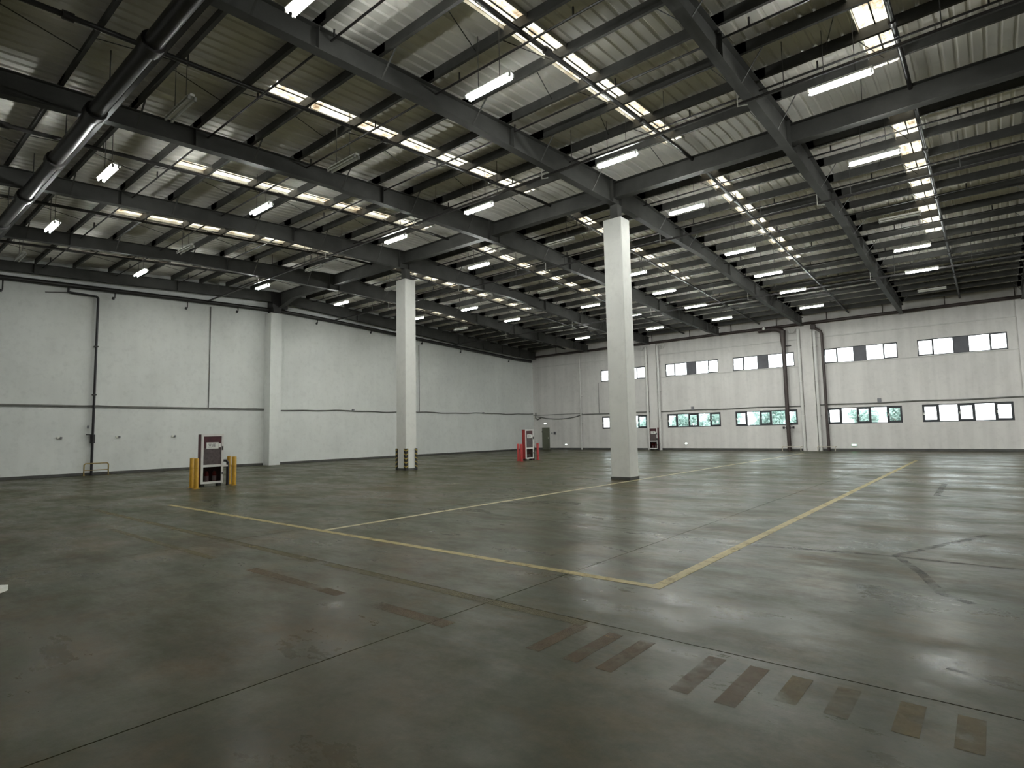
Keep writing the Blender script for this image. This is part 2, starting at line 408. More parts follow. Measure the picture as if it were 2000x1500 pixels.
# ridge girder carrying the intermediate rafters, haunched at each column
gx = [XL+.75]
for c in COLUMN_FRAMES: gx += [c-1.7, c-.3, c+.3, c+1.7]
gx += [XL+2.2, XR]; gx = sorted(gx)
def gz(x):
    d = min([abs(x-c) for c in COLUMN_FRAMES] + [abs(x-XL-.4)])
    return 9.98 if d > 1.6 or x > XL+4 else 9.62+max(0, d-.3)/1.3*.36
gm = MB()
for (hw, f) in ((.008, 'w'), (.15, 'b'), (.15, 't')):
    pts = []
    for x in gx:
        a, b = (gz(x), 10.56) if f == 'w' else ((gz(x), gz(x)+.018) if f == 'b' else (10.545, 10.56))
        pts += [(x, RIDGE_Y+.05-hw, a), (x, RIDGE_Y+.05+hw, a), (x, RIDGE_Y+.05+hw, b), (x, RIDGE_Y+.05-hw, b)]
    fc = [(0, 1, 2, 3), tuple((len(gx)-1)*4+k for k in (3, 2, 1, 0))]
    for i in range(len(gx)-1):
        for k in range(4): fc.append((i*4+k, (i+1)*4+k, (i+1)*4+(k+1) % 4, i*4+(k+1) % 4))
    gm.poly(pts, fc)
girder = gm.build('ridge_girder', M['steel'], ceiling)
MB().prism([(17.42, 9.62), (17.98, 9.62), (17.92, 9.25), (17.48, 9.25)], 'x', XL+.02, XL+.75).build('bearing_block', M['pipe_dark'], ceiling)
MB().box(XL+.1, XL+.74, 17.4, 18.4, 9.6, 10.56).build('bearing_block', M['pipe_dark'], ceiling)

# ------------------------------------------------------------------ skylights
def skylight(sx, y0, y1, far):
    o = empty('skylight', (sx, (y0+y1)/2, roof((y0+y1)/2)))
    ox, oy, oz = o.location
    n = 3; p = 2*SKY_HW/n; prof = []
    for k in range(n):
        xx = -SKY_HW+k*p; prof += [(xx, 0), (xx+p*.66, 0), (xx+p*.76, .035), (xx+p*.9, .035)]
    prof.append((SKY_HW, 0)); m = len(prof)
    MB().poly([(q, y0-oy, roof(y0)+h-oz) for q, h in prof] + [(q, y1-oy, roof(y1)+h-oz) for q, h in prof],
              [(i, i+1, i+1+m, i+m) for i in range(m-1)]).build('translucent_sheet', M['skylight'], o)
    MB().bar((.02, y0-oy, roof(y0)-oz-.01), (.02, y1-oy, roof(y1)-oz-.01), .03, .02).build('seam_strip', M['steel'], o)
    for s in (-1, 1):
        MB().bar((s*(SKY_HW+.02), y0-oy, roof(y0)-oz-.045), (s*(SKY_HW+.02), y1-oy, roof(y1)-oz-.045), .02, .09).build('flashing', M['zinc'], o)
    tag(o, f'{ORD[1+SKYX.index(sx)]} skylight strip from the long white wall, on the roof slope '+('toward the windows' if far else 'away from the windows'), 'skylight',
        'skylight strips of the '+('windowed side' if far else 'windowless side'))
for sx in SKYX:
    skylight(sx, *SKY_Y[0], False); skylight(sx, *SKY_Y[1], True)

# ------------------------------------------------------------------ columns
def column(name_label, x0, x1, y0, y1, top, guards):
    o = empty('concrete_column', ((x0+x1)/2, (y0+y1)/2, 0)); tag(o, name_label, 'column')
    hx, hy = (x1-x0)/2, (y1-y0)/2; b = .025
    pr = [(-hx+b, -hy), (hx-b, -hy), (hx, -hy+b), (hx, hy-b), (hx-b, hy), (-hx+b, hy), (-hx, hy-b), (-hx, -hy+b)]
    MB().prism(pr, 'z', 0, top).build('shaft', M['column'], o)
    k = MB(); e = .012
    k.box(-hx-e, hx+e, -hy-e, -hy, 0, .10); k.box(-hx-e, hx+e, hy, hy+e, 0, .10)
    k.box(-hx-e, -hx, -hy, hy, 0, .10); k.box(hx, hx+e, -hy, hy, 0, .10)
    k.build('skirting_band', M['skirting'], o)
    if guards:
        for sx in (-1, 1):
            for sy in (-1, 1):
                cx_, cy_ = sx*hx, sy*hy
                def ell(m, z0, z1, sl=0):
                    L, T = .12, .03
                    xa, xb = sorted((cx_+sx*T, cx_-sx*L)); ya, yb = sorted((cy_, cy_+sy*T)); m.box(xa, xb, ya, yb, z0, z1)
                    xa, xb = sorted((cx_, cx_+sx*T)); ya, yb = sorted((cy_, cy_-sy*L)); m.box(xa, xb, ya, yb, z0, z1)
                g = MB(); ell(g, 0, 1.02); go = g.build('corner_guard', M['hazard_k'], o)
                for q in range(5):
                    yb_ = MB(); z0 = .12+q*.19
                    for (ax, ay, bx_, by_) in ((cx_+sx*.034, cy_+sy*.034, cx_-sx*.11, cy_+sy*.034), (cx_+sx*.034, cy_+sy*.034, cx_+sx*.034, cy_-sy*.11)):
                        yb_.poly([(ax, ay, z0), (bx_, by_, z0+.07), (bx_, by_, z0+.125), (ax, ay, z0+.055)], [(0, 1, 2, 3)])
                    yb_.build('yellow_stripe', M['hazard_y'], go)
    MB().box(-.24, .24, -.24, .24, top, top+.03).build('bearing_plate', M['steel'], o)
    MB().box(-.15, .15, -.15, .15, top+.03, 9.72).build('stub_post', M['steel'], o)
    return o
column('white square column with black and yellow striped corner guards at its foot', -21.97, -21.27, 17.70, 18.35, 9.16, True)
column('white square column with a bare scuffed foot and dark base band', -10.28, -9.56, 17.62, 18.25, 9.16, False)

# ------------------------------------------------------------------ fluorescent fixtures
LCOL = [-28.0, -23.4, -17.6, -12.9, -7.7, -2.1, 3.7, 9.5]; LROW = [37, 32.6, 28.3, 24.3, 18.9, 14.1, 8.8, 4.7, .3]
def near(lst, v): return ORD[1+min(range(len(lst)), key=lambda i: abs(lst[i]-v))]
def lamp(x, y, z, lit):
    o = empty('fluorescent_lamp', (x, y, z))
    L = .61
    hs = MB().prism([(-.045, .035), (.045, .035), (.045, .09), (-.045, .09)], 'x', -L-.02, L+.02)
    hs.build('housing', M['fixture'], o)
    rf = MB(); rf.prism([(-.045, .06), (-.045, .068), (-.105, .018), (-.105, .010)], 'x', -L, L); rf.prism([(.045, .06), (.105, .010), (.105, .018), (.045, .068)], 'x', -L, L)
    rf.build('reflector', M['fixture'], o)
    for s in (-1, 1):
        MB().tube([(-L+.02, s*.062, -.030), (L-.02, s*.062, -.030)], .019, 6).build('tube', M['tube_lit' if lit else 'tube_off'], o, True)
        for e in (-1, 1): MB().box(e*L-.02, e*L+.02, s*.062-.022, s*.062+.022, -.052, .04).build('lamp_holder', M['cap'], o)
        h = roof(y)-.10-z
        MB().tube([(s*.3, 0, .09), (s*.3, 0, h)], .008, 5).build('hanger_rod', M['steel'], o)
    tag(o, f"{'lit' if lit else 'unlit'} twin tube fixture, {near(LCOL, x)} from the long white wall, {near(LROW, y)} row from windowed wall", 'lamp',
        'lit fluorescent fixtures' if lit else 'unlit fluorescent fixtures')
LXS = {-2.1: [(1640,160,1),(1707,308,1),(1757,425,0),(1781,484,1),(1800,528,1),(1820,566,0)],
       -7.7: [(607,-12,1),(955,170,1),(1205,312,1),(1340,409,1),(1445,491,1),(1500,535,1),(1548,568,1),(1585,599,1)],
       -12.9: [(352,213,0),(670,320,0),(935,407,1),(1095,473,0),(1239,535,1),(1297,570,1),(1358,598,1),(1410,622,1)],
       -17.6: [(211,338,1),(510,408,1),(773,467,1),(935,519,1),(1070,568,0),(1153,597,1),(1235,617,1),(1279,641,1)],
       -23.4: [(102,443,1),(362,487,0),(613,524,0),(768,563,0),(917,603,1),(1000,625,1),(1086,641,0),(1138,660,1)],
       -28.0: [(40,502,0),(275,533,1),(513,560,1),(667,592,1),(814,622,1),(900,643,0)]}
for X, lst in LXS.items():                       # a row of fixtures hangs in the plane x = X
    for px_, py_, on in lst:
        d = ray(px_, py_); t = X/d.x
        lamp(X, d.y*t, CAM_H+d.z*t, bool(on))
# unseen fixtures added beside the camera for extra light, continuing the same rows
for X in (3.7, 9.5):
    for y in (8.9, 14, 18.9, 24.3, 28.3, 32.5, 36.5): lamp(X, y, roof(y)-1.45, True)

# ------------------------------------------------------------------ pipes under the roof
PIPEX = [-30.05, -24.25, -18.55, -12.8, -7.03, -1.1]
for i, x in enumerate(PIPEX):
    o = empty('sprinkler_main', (x, RIDGE_Y, roof(RIDGE_Y)-.35))
    pts = [(0, y-RIDGE_Y, roof(y)-.33-o.location.z) for y in (YF+.2, 8, 16.8, 19.0, 30, YB-.25)]
    MB().tube(pts, .055, 10).build('pipe', M['pipe_dark'], o, True)
    for y in [k*2.9-4 for k in range(16)]:
        MB().tube([(0, y-RIDGE_Y, roof(y)-.40-o.location.z), (0, y-RIDGE_Y, roof(y)-.03-o.location.z)], .014, 5).build('hanger', M['steel'], o)
    for y in (2.6, 9.9, 14.4, 22.0, 26.4, 33.8, 38.2):
        MB().tube([(0, y-.09-RIDGE_Y, roof(y-.09)-.33-o.location.z), (0, y+.09-RIDGE_Y, roof(y+.09)-.33-o.location.z)], .085, 10).build('coupling', M['pipe_dark'], o, True)
    tag(o, f'dark sprinkler main down the roof slope beside the {ORD[i+1]} skylight from the long white wall', 'pipe', 'sprinkler mains')
BR = [PUR[k]+.28 for k in range(9, 31, 2)]
for j, y in enumerate(BR):
    z = roof(y)-.42
    o = empty('sprinkler_branch', (-15.5, y, z))
    MB().tube([(XL+.3+15.5, 0, 0), (3.5+15.5, 0, 0)], .026, 6).build('pipe', M['pipe_dark'], o, True)
    for k in range(11):
        xx = -32.2+k*3.2+(j % 2)*.7
        MB().tube([(xx+15.5, 0, 0), (xx+15.5, 0, .20)], .022, 6).build('sprinkler_head', M['pipe_dark'], o)
    tag(o, f'thin dark sprinkler branch pipe with upright heads, {ORD[len(BR)-j]} from the windowed wall', 'pipe', 'sprinkler branch pipes')
for y, z in ((3.95, 9.22), (13.85, 9.45), (21.95, 9.42), (32.9, 8.86)):
    o = empty('cable_conduit', (-15.5, y, z))
    MB().bar((XL+.3+15.5, 0, .03), (5+15.5, 0, .03), .09, .05).build('tray', M['pipe_dark'], o)
    MB().tube([(XL+.3+15.5, -.10, -.03), (5+15.5, -.10, -.03)], .018, 6).build('conduit', M['pipe_dark'], o, True)
    for xr in FRAMES[1:7]:
        zz = interp(PLAIN, y)-z-.02; a = xr+15.5
        MB().tube([(a-.13, -.16, zz+.25), (a-.13, -.16, -.10), (a+.10, -.16, -.14)], .016, 6).build('hook_bracket', M['zinc'], o, True)
    for k in range(13):
        xx = XL+1.6+k*2.93; MB().tube([(xx+15.5, 0, 0), (xx+15.5, 0, roof(y)-.05-z)], .010, 5).build('hanger_rod', M['steel'], o)
    tag(o, {3.95: 'dark cable tray beside the thick pipe under the roof', 13.85: 'dark cable tray just before the roof ridge on the windowless side',
            21.95: 'dark cable tray just beyond the roof ridge on the windowed side', 32.9: 'dark cable tray nearest the windowed wall'}[y], 'cable tray')
o = empty('ring_main', (-15.5, 3.58, 8.97))
MB().tube([(XL+.3+15.5, 0, 0), (6+15.5, 0, 0)], .16, 12).build('pipe', M['pipe_dark'], o, True)
for k in range(11):
    xx = XL+2.2+k*3.4+15.5
    MB().tube([(xx-.14, 0, 0), (xx+.14, 0, 0)], .215, 12).build('flange', M['pipe_dark'], o, True)
    MB().tube([(xx+1, 0, 0), (xx+1, 0, roof(3.58)-.05-8.97)], .012, 5).build('hanger_rod', M['steel'], o)
tag(o, 'thick dark fire main with flanges crossing under the rafters', 'pipe')

# pipes along the tops of the walls
GP = [(YF+.3, 8.75), (4.9, 9.10), (9.7, 9.26), (17.2, 9.50), (18.2, 9.52), (21.7, 9.42), (26.4, 9.18), (34.3, 8.80), (41, 8.46), (43.7, 8.42)]
o = empty('wall_top_pipe', (XL+.2, RIDGE_Y, 9.4))
MB().tube([(0, y-RIDGE_Y, z-9.4) for y, z in GP], .12, 10).build('pipe', M['pipe_dark'], o, True)
for y, z in ((4.99, 8.52), (9.32, 8.87), (12.76, 8.89), (15.55, 9.12), (20.78, 9.12), (25.08, 9.02), (29.9, 8.75), (34.15, 8.46), (40.4, 8.20)):
    zp = interp(GP, y); 
    h = MB().tube([(0, y-RIDGE_Y, zp-.1-9.4), (0, y-RIDGE_Y, z-9.36), (.02, y-.06-RIDGE_Y, z-9.40)], .03, 6).build('drop_pipe', M['pipe_dark'], o)
    MB().tube([(.02, y-.09-RIDGE_Y, z-9.48), (.02, y-.05-RIDGE_Y, z-9.38)], .065, 8).build('nozzle', M['pipe_black'], h)
tag(o, 'thick dark pipe with short drops along the top of the long white wall', 'pipe')
o = empty('wall_top_pipe', (-15, YB-.22, 8.93))
MB().tube([(XL+.4+15, 0, -.1), (XR+14.5, 0, 0)], .105, 10).build('pipe', M['pipe_brown'], o, True)
for k in range(12):
    xx = XL+3+k*3.25+15
    MB().tube([(xx, 0, 0), (xx, 0, .62)], .03, 6).build('hanger', M['pipe_brown'], o)
tag(o, 'brown pipe along the top of the windowed wall', 'pipe')

# ------------------------------------------------------------------ left wall fittings
wx = XL+.14
o = empty('riser_pipe', (wx, 8.63, 0))
MB().tube([(.03, -1.22, 9.15), (.0, -1.22, 8.90), (0, -1.15, 8.86), (0, -.08, 8.84), (0, 0, 8.76), (0, 0, 0)], .058, 10).build('pipe', M['pipe_black'], o, True)
MB().tube([(0, 0, 1.55), (0, 0, 1.98)], .105, 10).build('valve_body', M['pipe_black'], o, True)
MB().tube([(.0, 0, 1.96), (0, -.28, 1.99)], .03, 6).build('valve_handle', M['pipe_black'], o)
MB().tube([(0, -.2, 2.28), (.03, -.2, 2.42)], .05, 8).build('gauge', M['box_grey'], o, True)
MB().bar((0, -.2, 1.98), (0, -.2, 2.3), .02, .02).build('gauge_stem', M['zinc'], o)
MB().bar((0, -1.18, 8.86), (-.02, -2.1, 8.72), .03, .03).build('bracket', M['pipe_dark'], o)
for z in (3.9, 6.3): MB().box(-.14, .07, -.08, .08, z, z+.06).build('clamp', M['pipe_dark'], o)
tag(o, 'black riser pipe with valve and gauge on the long white wall', 'pipe')
o = empty('guard_rail', (XL+.42, 8.76, 0))
MB().tube([(0, -.5, 0), (0, -.5, .52), (0, -.44, .58), (0, .44, .58), (0, .5, .52), (0, .5, 0)], .03, 8).build('hoop', M['rail_y'], o, True)
MB().tube([(0, -.5, .26), (0, .5, .26)], .02, 8).build('crossbar', M['rail_y'], o, True)
for s in (-.5, .5):
    MB().box(-.06, .06, s-.06, s+.06, 0, .012).build('foot_plate', M['rail_y'], o)
tag(o, 'low yellow tube guard rail round the black riser pipe', 'guard rail')
cp = []
y = YF+.3
while y < YB-.1:
    cp.append((XL+.03, y, 3.36 + .03*math.sin(y*.9)*(.6 if y < 14 else 1) + .02*math.sin(y*2.3))); y += .8
o = empty('wall_conduit', (0, 0, 0))
MB().tube(cp, .042, 6).build('cable_bundle', M['conduit'], o, True)
MB().box(XL, XL+.05, YF+.3, 17.3, 3.30, 3.41).build('trunking', M['conduit'], o)
MB().box(XL, XL+.1, 23.6, 23.75, 3.36, 3.5).build('junction_box', M['box_grey'], o)
MB().box(XL, XL+.1, 36.9, 37.05, 3.32, 3.46).build('junction_box', M['box_grey'], o)
tag(o, 'grey cable bundle running level along the long white wall', 'conduit')
for y, z1 in ((14.08, 9.2), (29.7, 8.6)):
    tag(MB().tube([(XL+.025, y, 3.4), (XL+.025, y, z1)], .028, 6).build('vertical_conduit', M['conduit'], None, True),
        'thin grey vertical conduit '+('between black riser and pilaster' if y < 20 else 'beyond the pilaster')+' on long white wall', 'conduit')
for y in (7.35, 9.73, 12.32):
    o = empty('wall_socket', (XL, y, 1.84))
    MB().box(0, .05, -.11, .10, -.05, .05).build('plate', M['white_plastic'], o)
    MB().box(.05, .10, .01, .09, -.045, .045).build('plug', M['box_grey'], o)
    tag(o, {7.35: 'small socket on white wall on far side of black riser from pilaster', 9.73: 'small socket on white wall next to black riser, pilaster side', 12.32: 'small socket on white wall behind the yellow bollard cabinet'}[y], 'socket')

# ------------------------------------------------------------------ back wall fittings
d1 = empty('door_1', (-32.64, YB, 0)); tag(d1, 'grey green metal door in the corner of the hall', 'door', kind='structure')
MB().box(-.36, .36, -.05, 0, 0, 2.0).build('leaf', M['door'], d1)
fr = MB(); fr.box(-.42, -.36, -.07, 0, 0, 2.06); fr.box(.36, .42, -.07, 0, 0, 2.06); fr.box(-.36, .36, -.07, 0, 2.0, 2.06)
fr.build('door_frame', M['door_frame'], d1)
MB().bar((.28, -.08, 1.0), (.28, -.08, 1.15), .03, .03).build('handle', M['zinc'], d1)
MB().box(-.44, -.38, -.1, 0, 1.6, 1.72).build('closer', M['pipe_dark'], d1)
def small_box(name, x, z, w_, h_, mat, label, cat, face=None, group=None):
    o = empty(name, (x, YB, z)); MB().box(-w_/2, w_/2, -.07, 0, -h_/2, h_/2).build('body', mat, o)
    if face: MB().box(-w_*.42, w_*.42, -.076, -.069, -h_*.38, h_*.38).build('lit_face', face, o)
    tag(o, label, cat, group)
small_box('exit_sign', -32.68, 2.42, .30, .14, M['white_plastic'], 'small lit exit sign above the grey green door', 'sign', M['exit'])
small_box('switch_box', -31.62, 1.52, .20, .26, M['fan_board'], 'dark switch box beside the grey green door', 'switch')
small_box('push_button', -31.92, 1.52, .10, .14, M['box_grey'], 'small grey push button between door and switch box', 'switch')
small_box('exit_light', -30.35, .46, .22, .12, M['white_plastic'], 'small lit floor level exit light between door and downpipe', 'exit light', M['exit'])
small_box('exit_light', -18.85, .53, .20, .11, M['white_plastic'], 'small lit floor level exit light beside the wall cabinet', 'exit light', M['exit'])
small_box('exit_light', -7.25, .40, .32, .13, M['white_plastic'], 'small green lit floor level exit light beside thin brown riser', 'exit light', M['green_lit'])
for i, (x, t) in enumerate(((-28.55, 'lone white downpipe between grey green door and windows'), (-21.98, 'white downpipe on the door side of the wall fire cabinet'), (-20.93, 'white downpipe right of the wall fire cabinet, beside lower window'), (-10.22, 'white downpipe beside the thick brown riser'), (-9.2, 'white downpipe beside the thin brown riser'))):
    o = empty('downpipe', (x, YB-.20, 0))
    MB().tube([(0, 0, 0), (0, 0, 8.55 if x != -9.2 else 8.25)], .105 if x > -28 else .06, 10).build('pipe', M['pipe_white'], o, True)
    if x > -28 and x != -9.2:
        s = -1 if x in (-21.98, -10.22) else 1
        MB().tube([(0, 0, 8.5), (s*.10, 0, 8.62), (s*.22, 0, 8.50), (s*.36, 0, 8.32), (s*.52, -.02, 8.35), (s*.58, -.02, 8.62)], .055, 8).build('bend', M['pipe_white'], o, True)
    for z in (2.4, 4.8, 7.2): MB().box(-.12, .12, -.12, .19, z, z+.05).build('clip', M['pipe_white'], o)
    tag(o, t, 'downpipe')
o = empty('fire_riser', (-11.18, YB-.32, 0))
MB().tube([(0, 0, 0), (0, 0, 7.3), (-.02, 0, 7.9), (-.02, 0, 8.55)], [.135, .135, .19, .21], 12).build('pipe', M['pipe_brown'], o, True)
MB().tube([(0, 0, 1.52), (0, 0, 1.72)], .16, 12).build('flange', M['pipe_brown'], o, True)
MB().bar((-.32, -.05, 1.62), (.32, -.05, 1.62), .05, .05).build('clamp', M['pipe_black'], o)
for s in (-.3, .34): MB().tube([(s, -.04, 1.54), (s, -.04, 1.70)], .07, 8).build('valve_knob', M['pipe_black'], o)
MB().tube([(-.05, 0, 8.5), (-.4, 0, 8.72), (-.9, 0, 8.76)], [.2, .17, .13], 10).build('elbow', M['pipe_brown'], o, True)
MB().tube([(-.8, 0, 8.76), (-1.65, 0, 8.74)], .19, 10).build('valve_body', M['pipe_brown'], o, True)
MB().tube([(-1.2, -.19, 8.8), (-1.2, -.32, 8.8)], .10, 8).build('hand_wheel', M['zinc'], o)
MB().box(.05, .42, .1, .32, 7.42, 7.48).build('bracket', M['pipe_dark'], o)
tag(o, 'thick brown fire riser with valve at its top on windowed wall', 'pipe')
o = empty('fire_riser', (-8.73, YB-.2, 0))
MB().tube([(0, 0, 0), (0, 0, 8.0), (-.06, 0, 8.2), (-.32, 0, 8.42), (-.5, 0, 8.55), (-.55, 0, 8.7)], .095, 10).build('pipe', M['pipe_brown'], o, True)
MB().box(-.66, -.36, -.12, .1, 8.42, 8.72).build('valve_body', M['pipe_brown'], o)
tag(o, 'thin brown fire riser with bent top beside pilaster', 'pipe')
for x0, x1, t in ((-11.55, -10.35, 'low pale guard rail around the thick brown riser'), (-9.3, -8.25, 'low pale guard rail around the thin brown riser')):
    o = empty('guard_rail', ((x0+x1)/2, YB-.75, 0)); h = (x1-x0)/2
    MB().tube([(-h, .35, .30), (-h, 0, .30), (h, 0, .30), (h, .35, .30)], .03, 8).build('top_rail', M['rail_pale'], o, True)
    for s in (-h, h): MB().tube([(s, 0, 0), (s, 0, .30)], .03, 8).build('post', M['rail_pale'], o, True)
    tag(o, t, 'guard rail')
cp = []; x = XL+.5
while x < XR-1:
    z = 3.14+.02*math.sin(x*1.3)
    if x < -28.6: z = 3.1 - .28*math.sin(max(0, min(1, (x+33.3)/4.6))*math.pi)**.7
    cp.append((x, YB-.04, z)); x += .5
o = empty('wall_conduit', (0, 0, 0))
MB().tube(cp, .045, 6).build('cable_bundle', M['conduit'], o, True)
MB().box(XL, -28.5, YB-.03, YB, 3.22, 3.27).build('trunking', M['conduit'], o)
for x in (-18.3, -5.75): MB().box(x, x+.2, YB-.12, YB, 3.15, 3.42).build('junction_box', M['box_grey'], o)
MB().tube([(XL+.35, YB-.08, 3.5), (XL+.3, YB-.08, 3.0), (XL+.55, YB-.08, 2.82), (XL+.85, YB-.08, 2.95), (XL+1.0, YB-.08, 3.08)], .06, 8).build('cable_loop', M['conduit'], o, True)
tag(o, 'grey cable bundle sagging along the windowed wall above lower windows', 'conduit')
tag(MB().tube([(-26.75, YB-.03, 3.2), (-26.75, YB-.03, 5.9)], .02, 6).build('vertical_conduit', M['conduit'], None, True), 'thin grey vertical conduit beside column hidden window', 'conduit')

# ------------------------------------------------------------------ fire cabinets, bollards, extinguishers
def cabinet(x, y, label, red, rot=0.):
    """front faces +x; width along y"""
    o = empty('fire_cabinet', (x, y, 0)); o.rotation_euler.z = rot
    W, D, Z0, Z1 = .76, .26, .10, 1.83; h = W/2
    sh = MB(); sh.box(-D, -D+.015, -h, h, Z0, Z1); sh.box(-D, -.02, -h, -h+.015, Z0, Z1); sh.box(-D, -.02, h-.015, h, Z0, Z1)
    sh.box(-D, -.02, -h, h, Z0, Z0+.015); sh.box(-D, -.02, -h, h, Z1-.015, Z1); sh.box(-D, -.02, -h, h, .70, .72)
    sh.build('body', red, o)
    fr = MB(); f = .075
    fr.box(-.02, .015, -h, -h+f, Z0, Z1); fr.box(-.02, .015, h-f, h, Z0, Z1)
    fr.box(-.02, .015, -h+f, h-f, Z1-f, Z1); fr.box(-.02, .015, -h+f, h-f, Z0, Z0+f); fr.box(-.02, .015, -h+f, h-f, .68, .76)
    dr = fr.build('door_frame', M['cab_white'], o)
    MB().box(-.012, -.006, -h+f, h-f, 1.34, Z1-f).build('upper_panel', M['cab_panel'], dr)
    MB().box(-.012, -.006, -h+f, h-f, .76, 1.34).build('notice_panel', M['cab_notice'], dr)
    MB().box(-.010, -.004, -h+f, h-f, Z0+f, .68).build('glass_pane', M['glass_dark'], dr)
    sg = MB().box(-.006, .004, -h+f+.10, h-f-.10, 1.32, 1.54).build('sign', M['sign'], o)
    st = MB(); e = .004
    def stroke(a, b, c, d): st.box(e, e+.003, min(a, b), max(a, b), min(c, d), max(c, d))
    stroke(-.15, -.03, 1.475, 1.49); stroke(-.13, -.05, 1.425, 1.438); stroke(-.155, -.025, 1.37, 1.385); stroke(-.098, -.084, 1.385, 1.475)
    stroke(.0, .11, 1.475, 1.49); stroke(.0, .11, 1.37, 1.385); stroke(.0, .014, 1.37, 1.49); stroke(.096, .11, 1.37, 1.49); stroke(.05, .063, 1.385, 1.475); stroke(.014, .096, 1.425, 1.437)
    st.build('lettering', M['ink'], sg)
    MB().box(-.004, .004, h-f-.09, h-f-.02, 1.36, 1.50).build('sticker', M['sign'], o)
    hd = MB(); hd.box(.015, .05, h-.06, h-.03, 1.26, 1.40); hd.build('handle', M['black'], dr)
    MB().box(.015, .04, h-.055, h-.03, .40, .48).build('latch', M['black'], dr)
    ft = MB()
    for s in (-1, 1): ft.box(-D+.02, -.04, s*(h-.1)-.05, s*(h-.1)+.05, 0, Z0)
    ft.build('foot', M['black'], o)
    tag(o, label, 'fire cabinet')
    c, s = math.cos(rot), math.sin(rot)
    for k, yy in enumerate((-.13, .13)):
        q = Vector((x + c*-.13 - s*yy, y + s*-.13 + c*yy, Z0+.015))
        ex = empty('fire_extinguisher', q)
        MB().tube([(0, 0, 0), (0, 0, .34), (0, 0, .39), (0, 0, .42)], [.065, .065, .045, .02], 12).build('cylinder', M['ext_red'], ex, True)
        MB().box(-.02, .05, -.02, .02, .42, .47).build('valve', M['black'], ex)
        MB().tube([(0, 0, .08), (0, 0, .25)], .068, 12, False).build('paper_label', M['sign'], ex, True)
        tag(ex, EXTL[0] + (', hinge side' if k == 0 else ', handle side'), 'extinguisher', EXTL[1])
    return o
EXTL = ('red extinguisher with white label inside the dark red cabinet between yellow bollards', 'extinguishers in the yellow bollard cabinet')
cabinet(-21.32, 8.98, 'dark red glazed fire cabinet with white frame between yellow bollards', M['cab_red'])
EXTL = ('red extinguisher with white label inside the cabinet between red bollards', 'extinguishers in the red bollard cabinet')
cabinet(-21.32, 27.15, 'bright red glazed fire cabinet with white frame between red bollards', M['cab_red_bright'])
EXTL = ('red extinguisher with white label inside the wall cabinet under the windows', 'extinguishers in the wall cabinet')
cabinet(-21.46, YB-.47, 'red fire cabinet standing against the windowed wall between white downpipes', M['cab_red'], -math.pi/2)
def bollard(x, y, mat, label, group, h=1.0, r=.065):
    o = empty('bollard', (x, y, 0))
    MB().tube([(0, 0, 0), (0, 0, h-.02), (0, 0, h)], [r, r, r*.8], 12).build('post', mat, o, True)
    MB().box(-.1, .1, -.1, .1, 0, .012).build('base_plate', mat, o)
    MB().tube([(0, 0, h*.66), (0, 0, h*.69)], r*1.06, 12).build('band', mat, o, True)
    tag(o, label, 'bollard', group)
for x, y in ((-21.36, 8.33), (-20.80, 8.25), (-21.80, 9.79), (-21.03, 9.62)):
    bollard(x, y, M['bollard_y'], f"yellow bollard at the {'front' if x > -21.2 else 'back'} corner of dark red cabinet, {'toward' if y > 9 else 'away from'} the windowed wall", 'yellow bollards', 1.02, .075)
for x, y in ((-21.70, 26.55), (-21.12, 26.12), (-21.85, 28.05), (-21.25, 27.85)):
    bollard(x, y, M['bollard_r'], f"red bollard at the {'front' if x > -21.4 else 'back'} corner of bright red cabinet, {'toward' if y > 27 else 'away from'} the windowed wall", 'red bollards', 1.0, .075)
for y, t in ((9.0, 'yellow'), (27.17, 'red')):
    o = empty('hydrant_pipe', (-21.5, y+.60, 0))
    MB().tube([(0, 0, 0), (0, 0, .80), (0, -.06, .88), (0, -.20, .88)], .05, 10).build('pipe', M['pipe_black'], o, True)
    MB().box(-.06, .06, -.19, -.02, .66, .72).build('bracket', M['cab_white'], o)
    tag(o, f'black pipe entering the side of the cabinet between {t} bollards', 'pipe')
o = empty('hydrant_pipe', (-20.98, YB-.62, 0))
MB().tube([(0, 0, 0), (0, 0, .86), (-.04, 0, .92), (-.12, 0, .92)], .05, 10).build('pipe', M['pipe_black'], o, True)
MB().tube([(0, 0, 0), (0, 0, .04)], .09, 10).build('flange', M['pipe_black'], o)
tag(o, 'black pipe entering the side of the wall fire cabinet', 'pipe')

# ------------------------------------------------------------------ floor markings (thin paint on the slabs)
def mark(name, x0, x1, y0, y1, mat, label, group=None, z=.0025):
    n = max(1, int(max(x1-x0, y1-y0)/2)); m = MB(); m.box(x0, x1, y0, y1, 0.0003, z)
    tag(m.build(name, mat), label, 'floor marking', group)
mark('floor_line', -16.5, -2.86, 5.83, 5.95, M['line'], 'clear yellow line parallel to the window wall, corner to corner')
mark('floor_line', -9.47, -9.35, 5.95, 40.0, M['line_pale'], 'thin yellow line running past the bare footed column to the window wall')
mark('floor_line', -2.99, -2.86, 5.95, 33.0, M['line'], 'broad yellow line from the corner toward the window wall')
mark('floor_line', -17.0, -2.9, 4.36, 4.49, M['line_faded'], 'faded yellow line beside the floor joint')
mark('floor_line', -13.1, -8.6, 3.62, 3.73, M['line_faded'], 'faintest worn yellow line toward the yellow bollards')
mark('floor_line', -7.5, -5.5, 3.61, 3.75, M['stripe'], 'short worn yellow dash on the open floor')
mark('floor_line', -4.9, -3.85, 3.60, 3.76, M['stripe'], 'short worn brown dash crossing the floor joint')
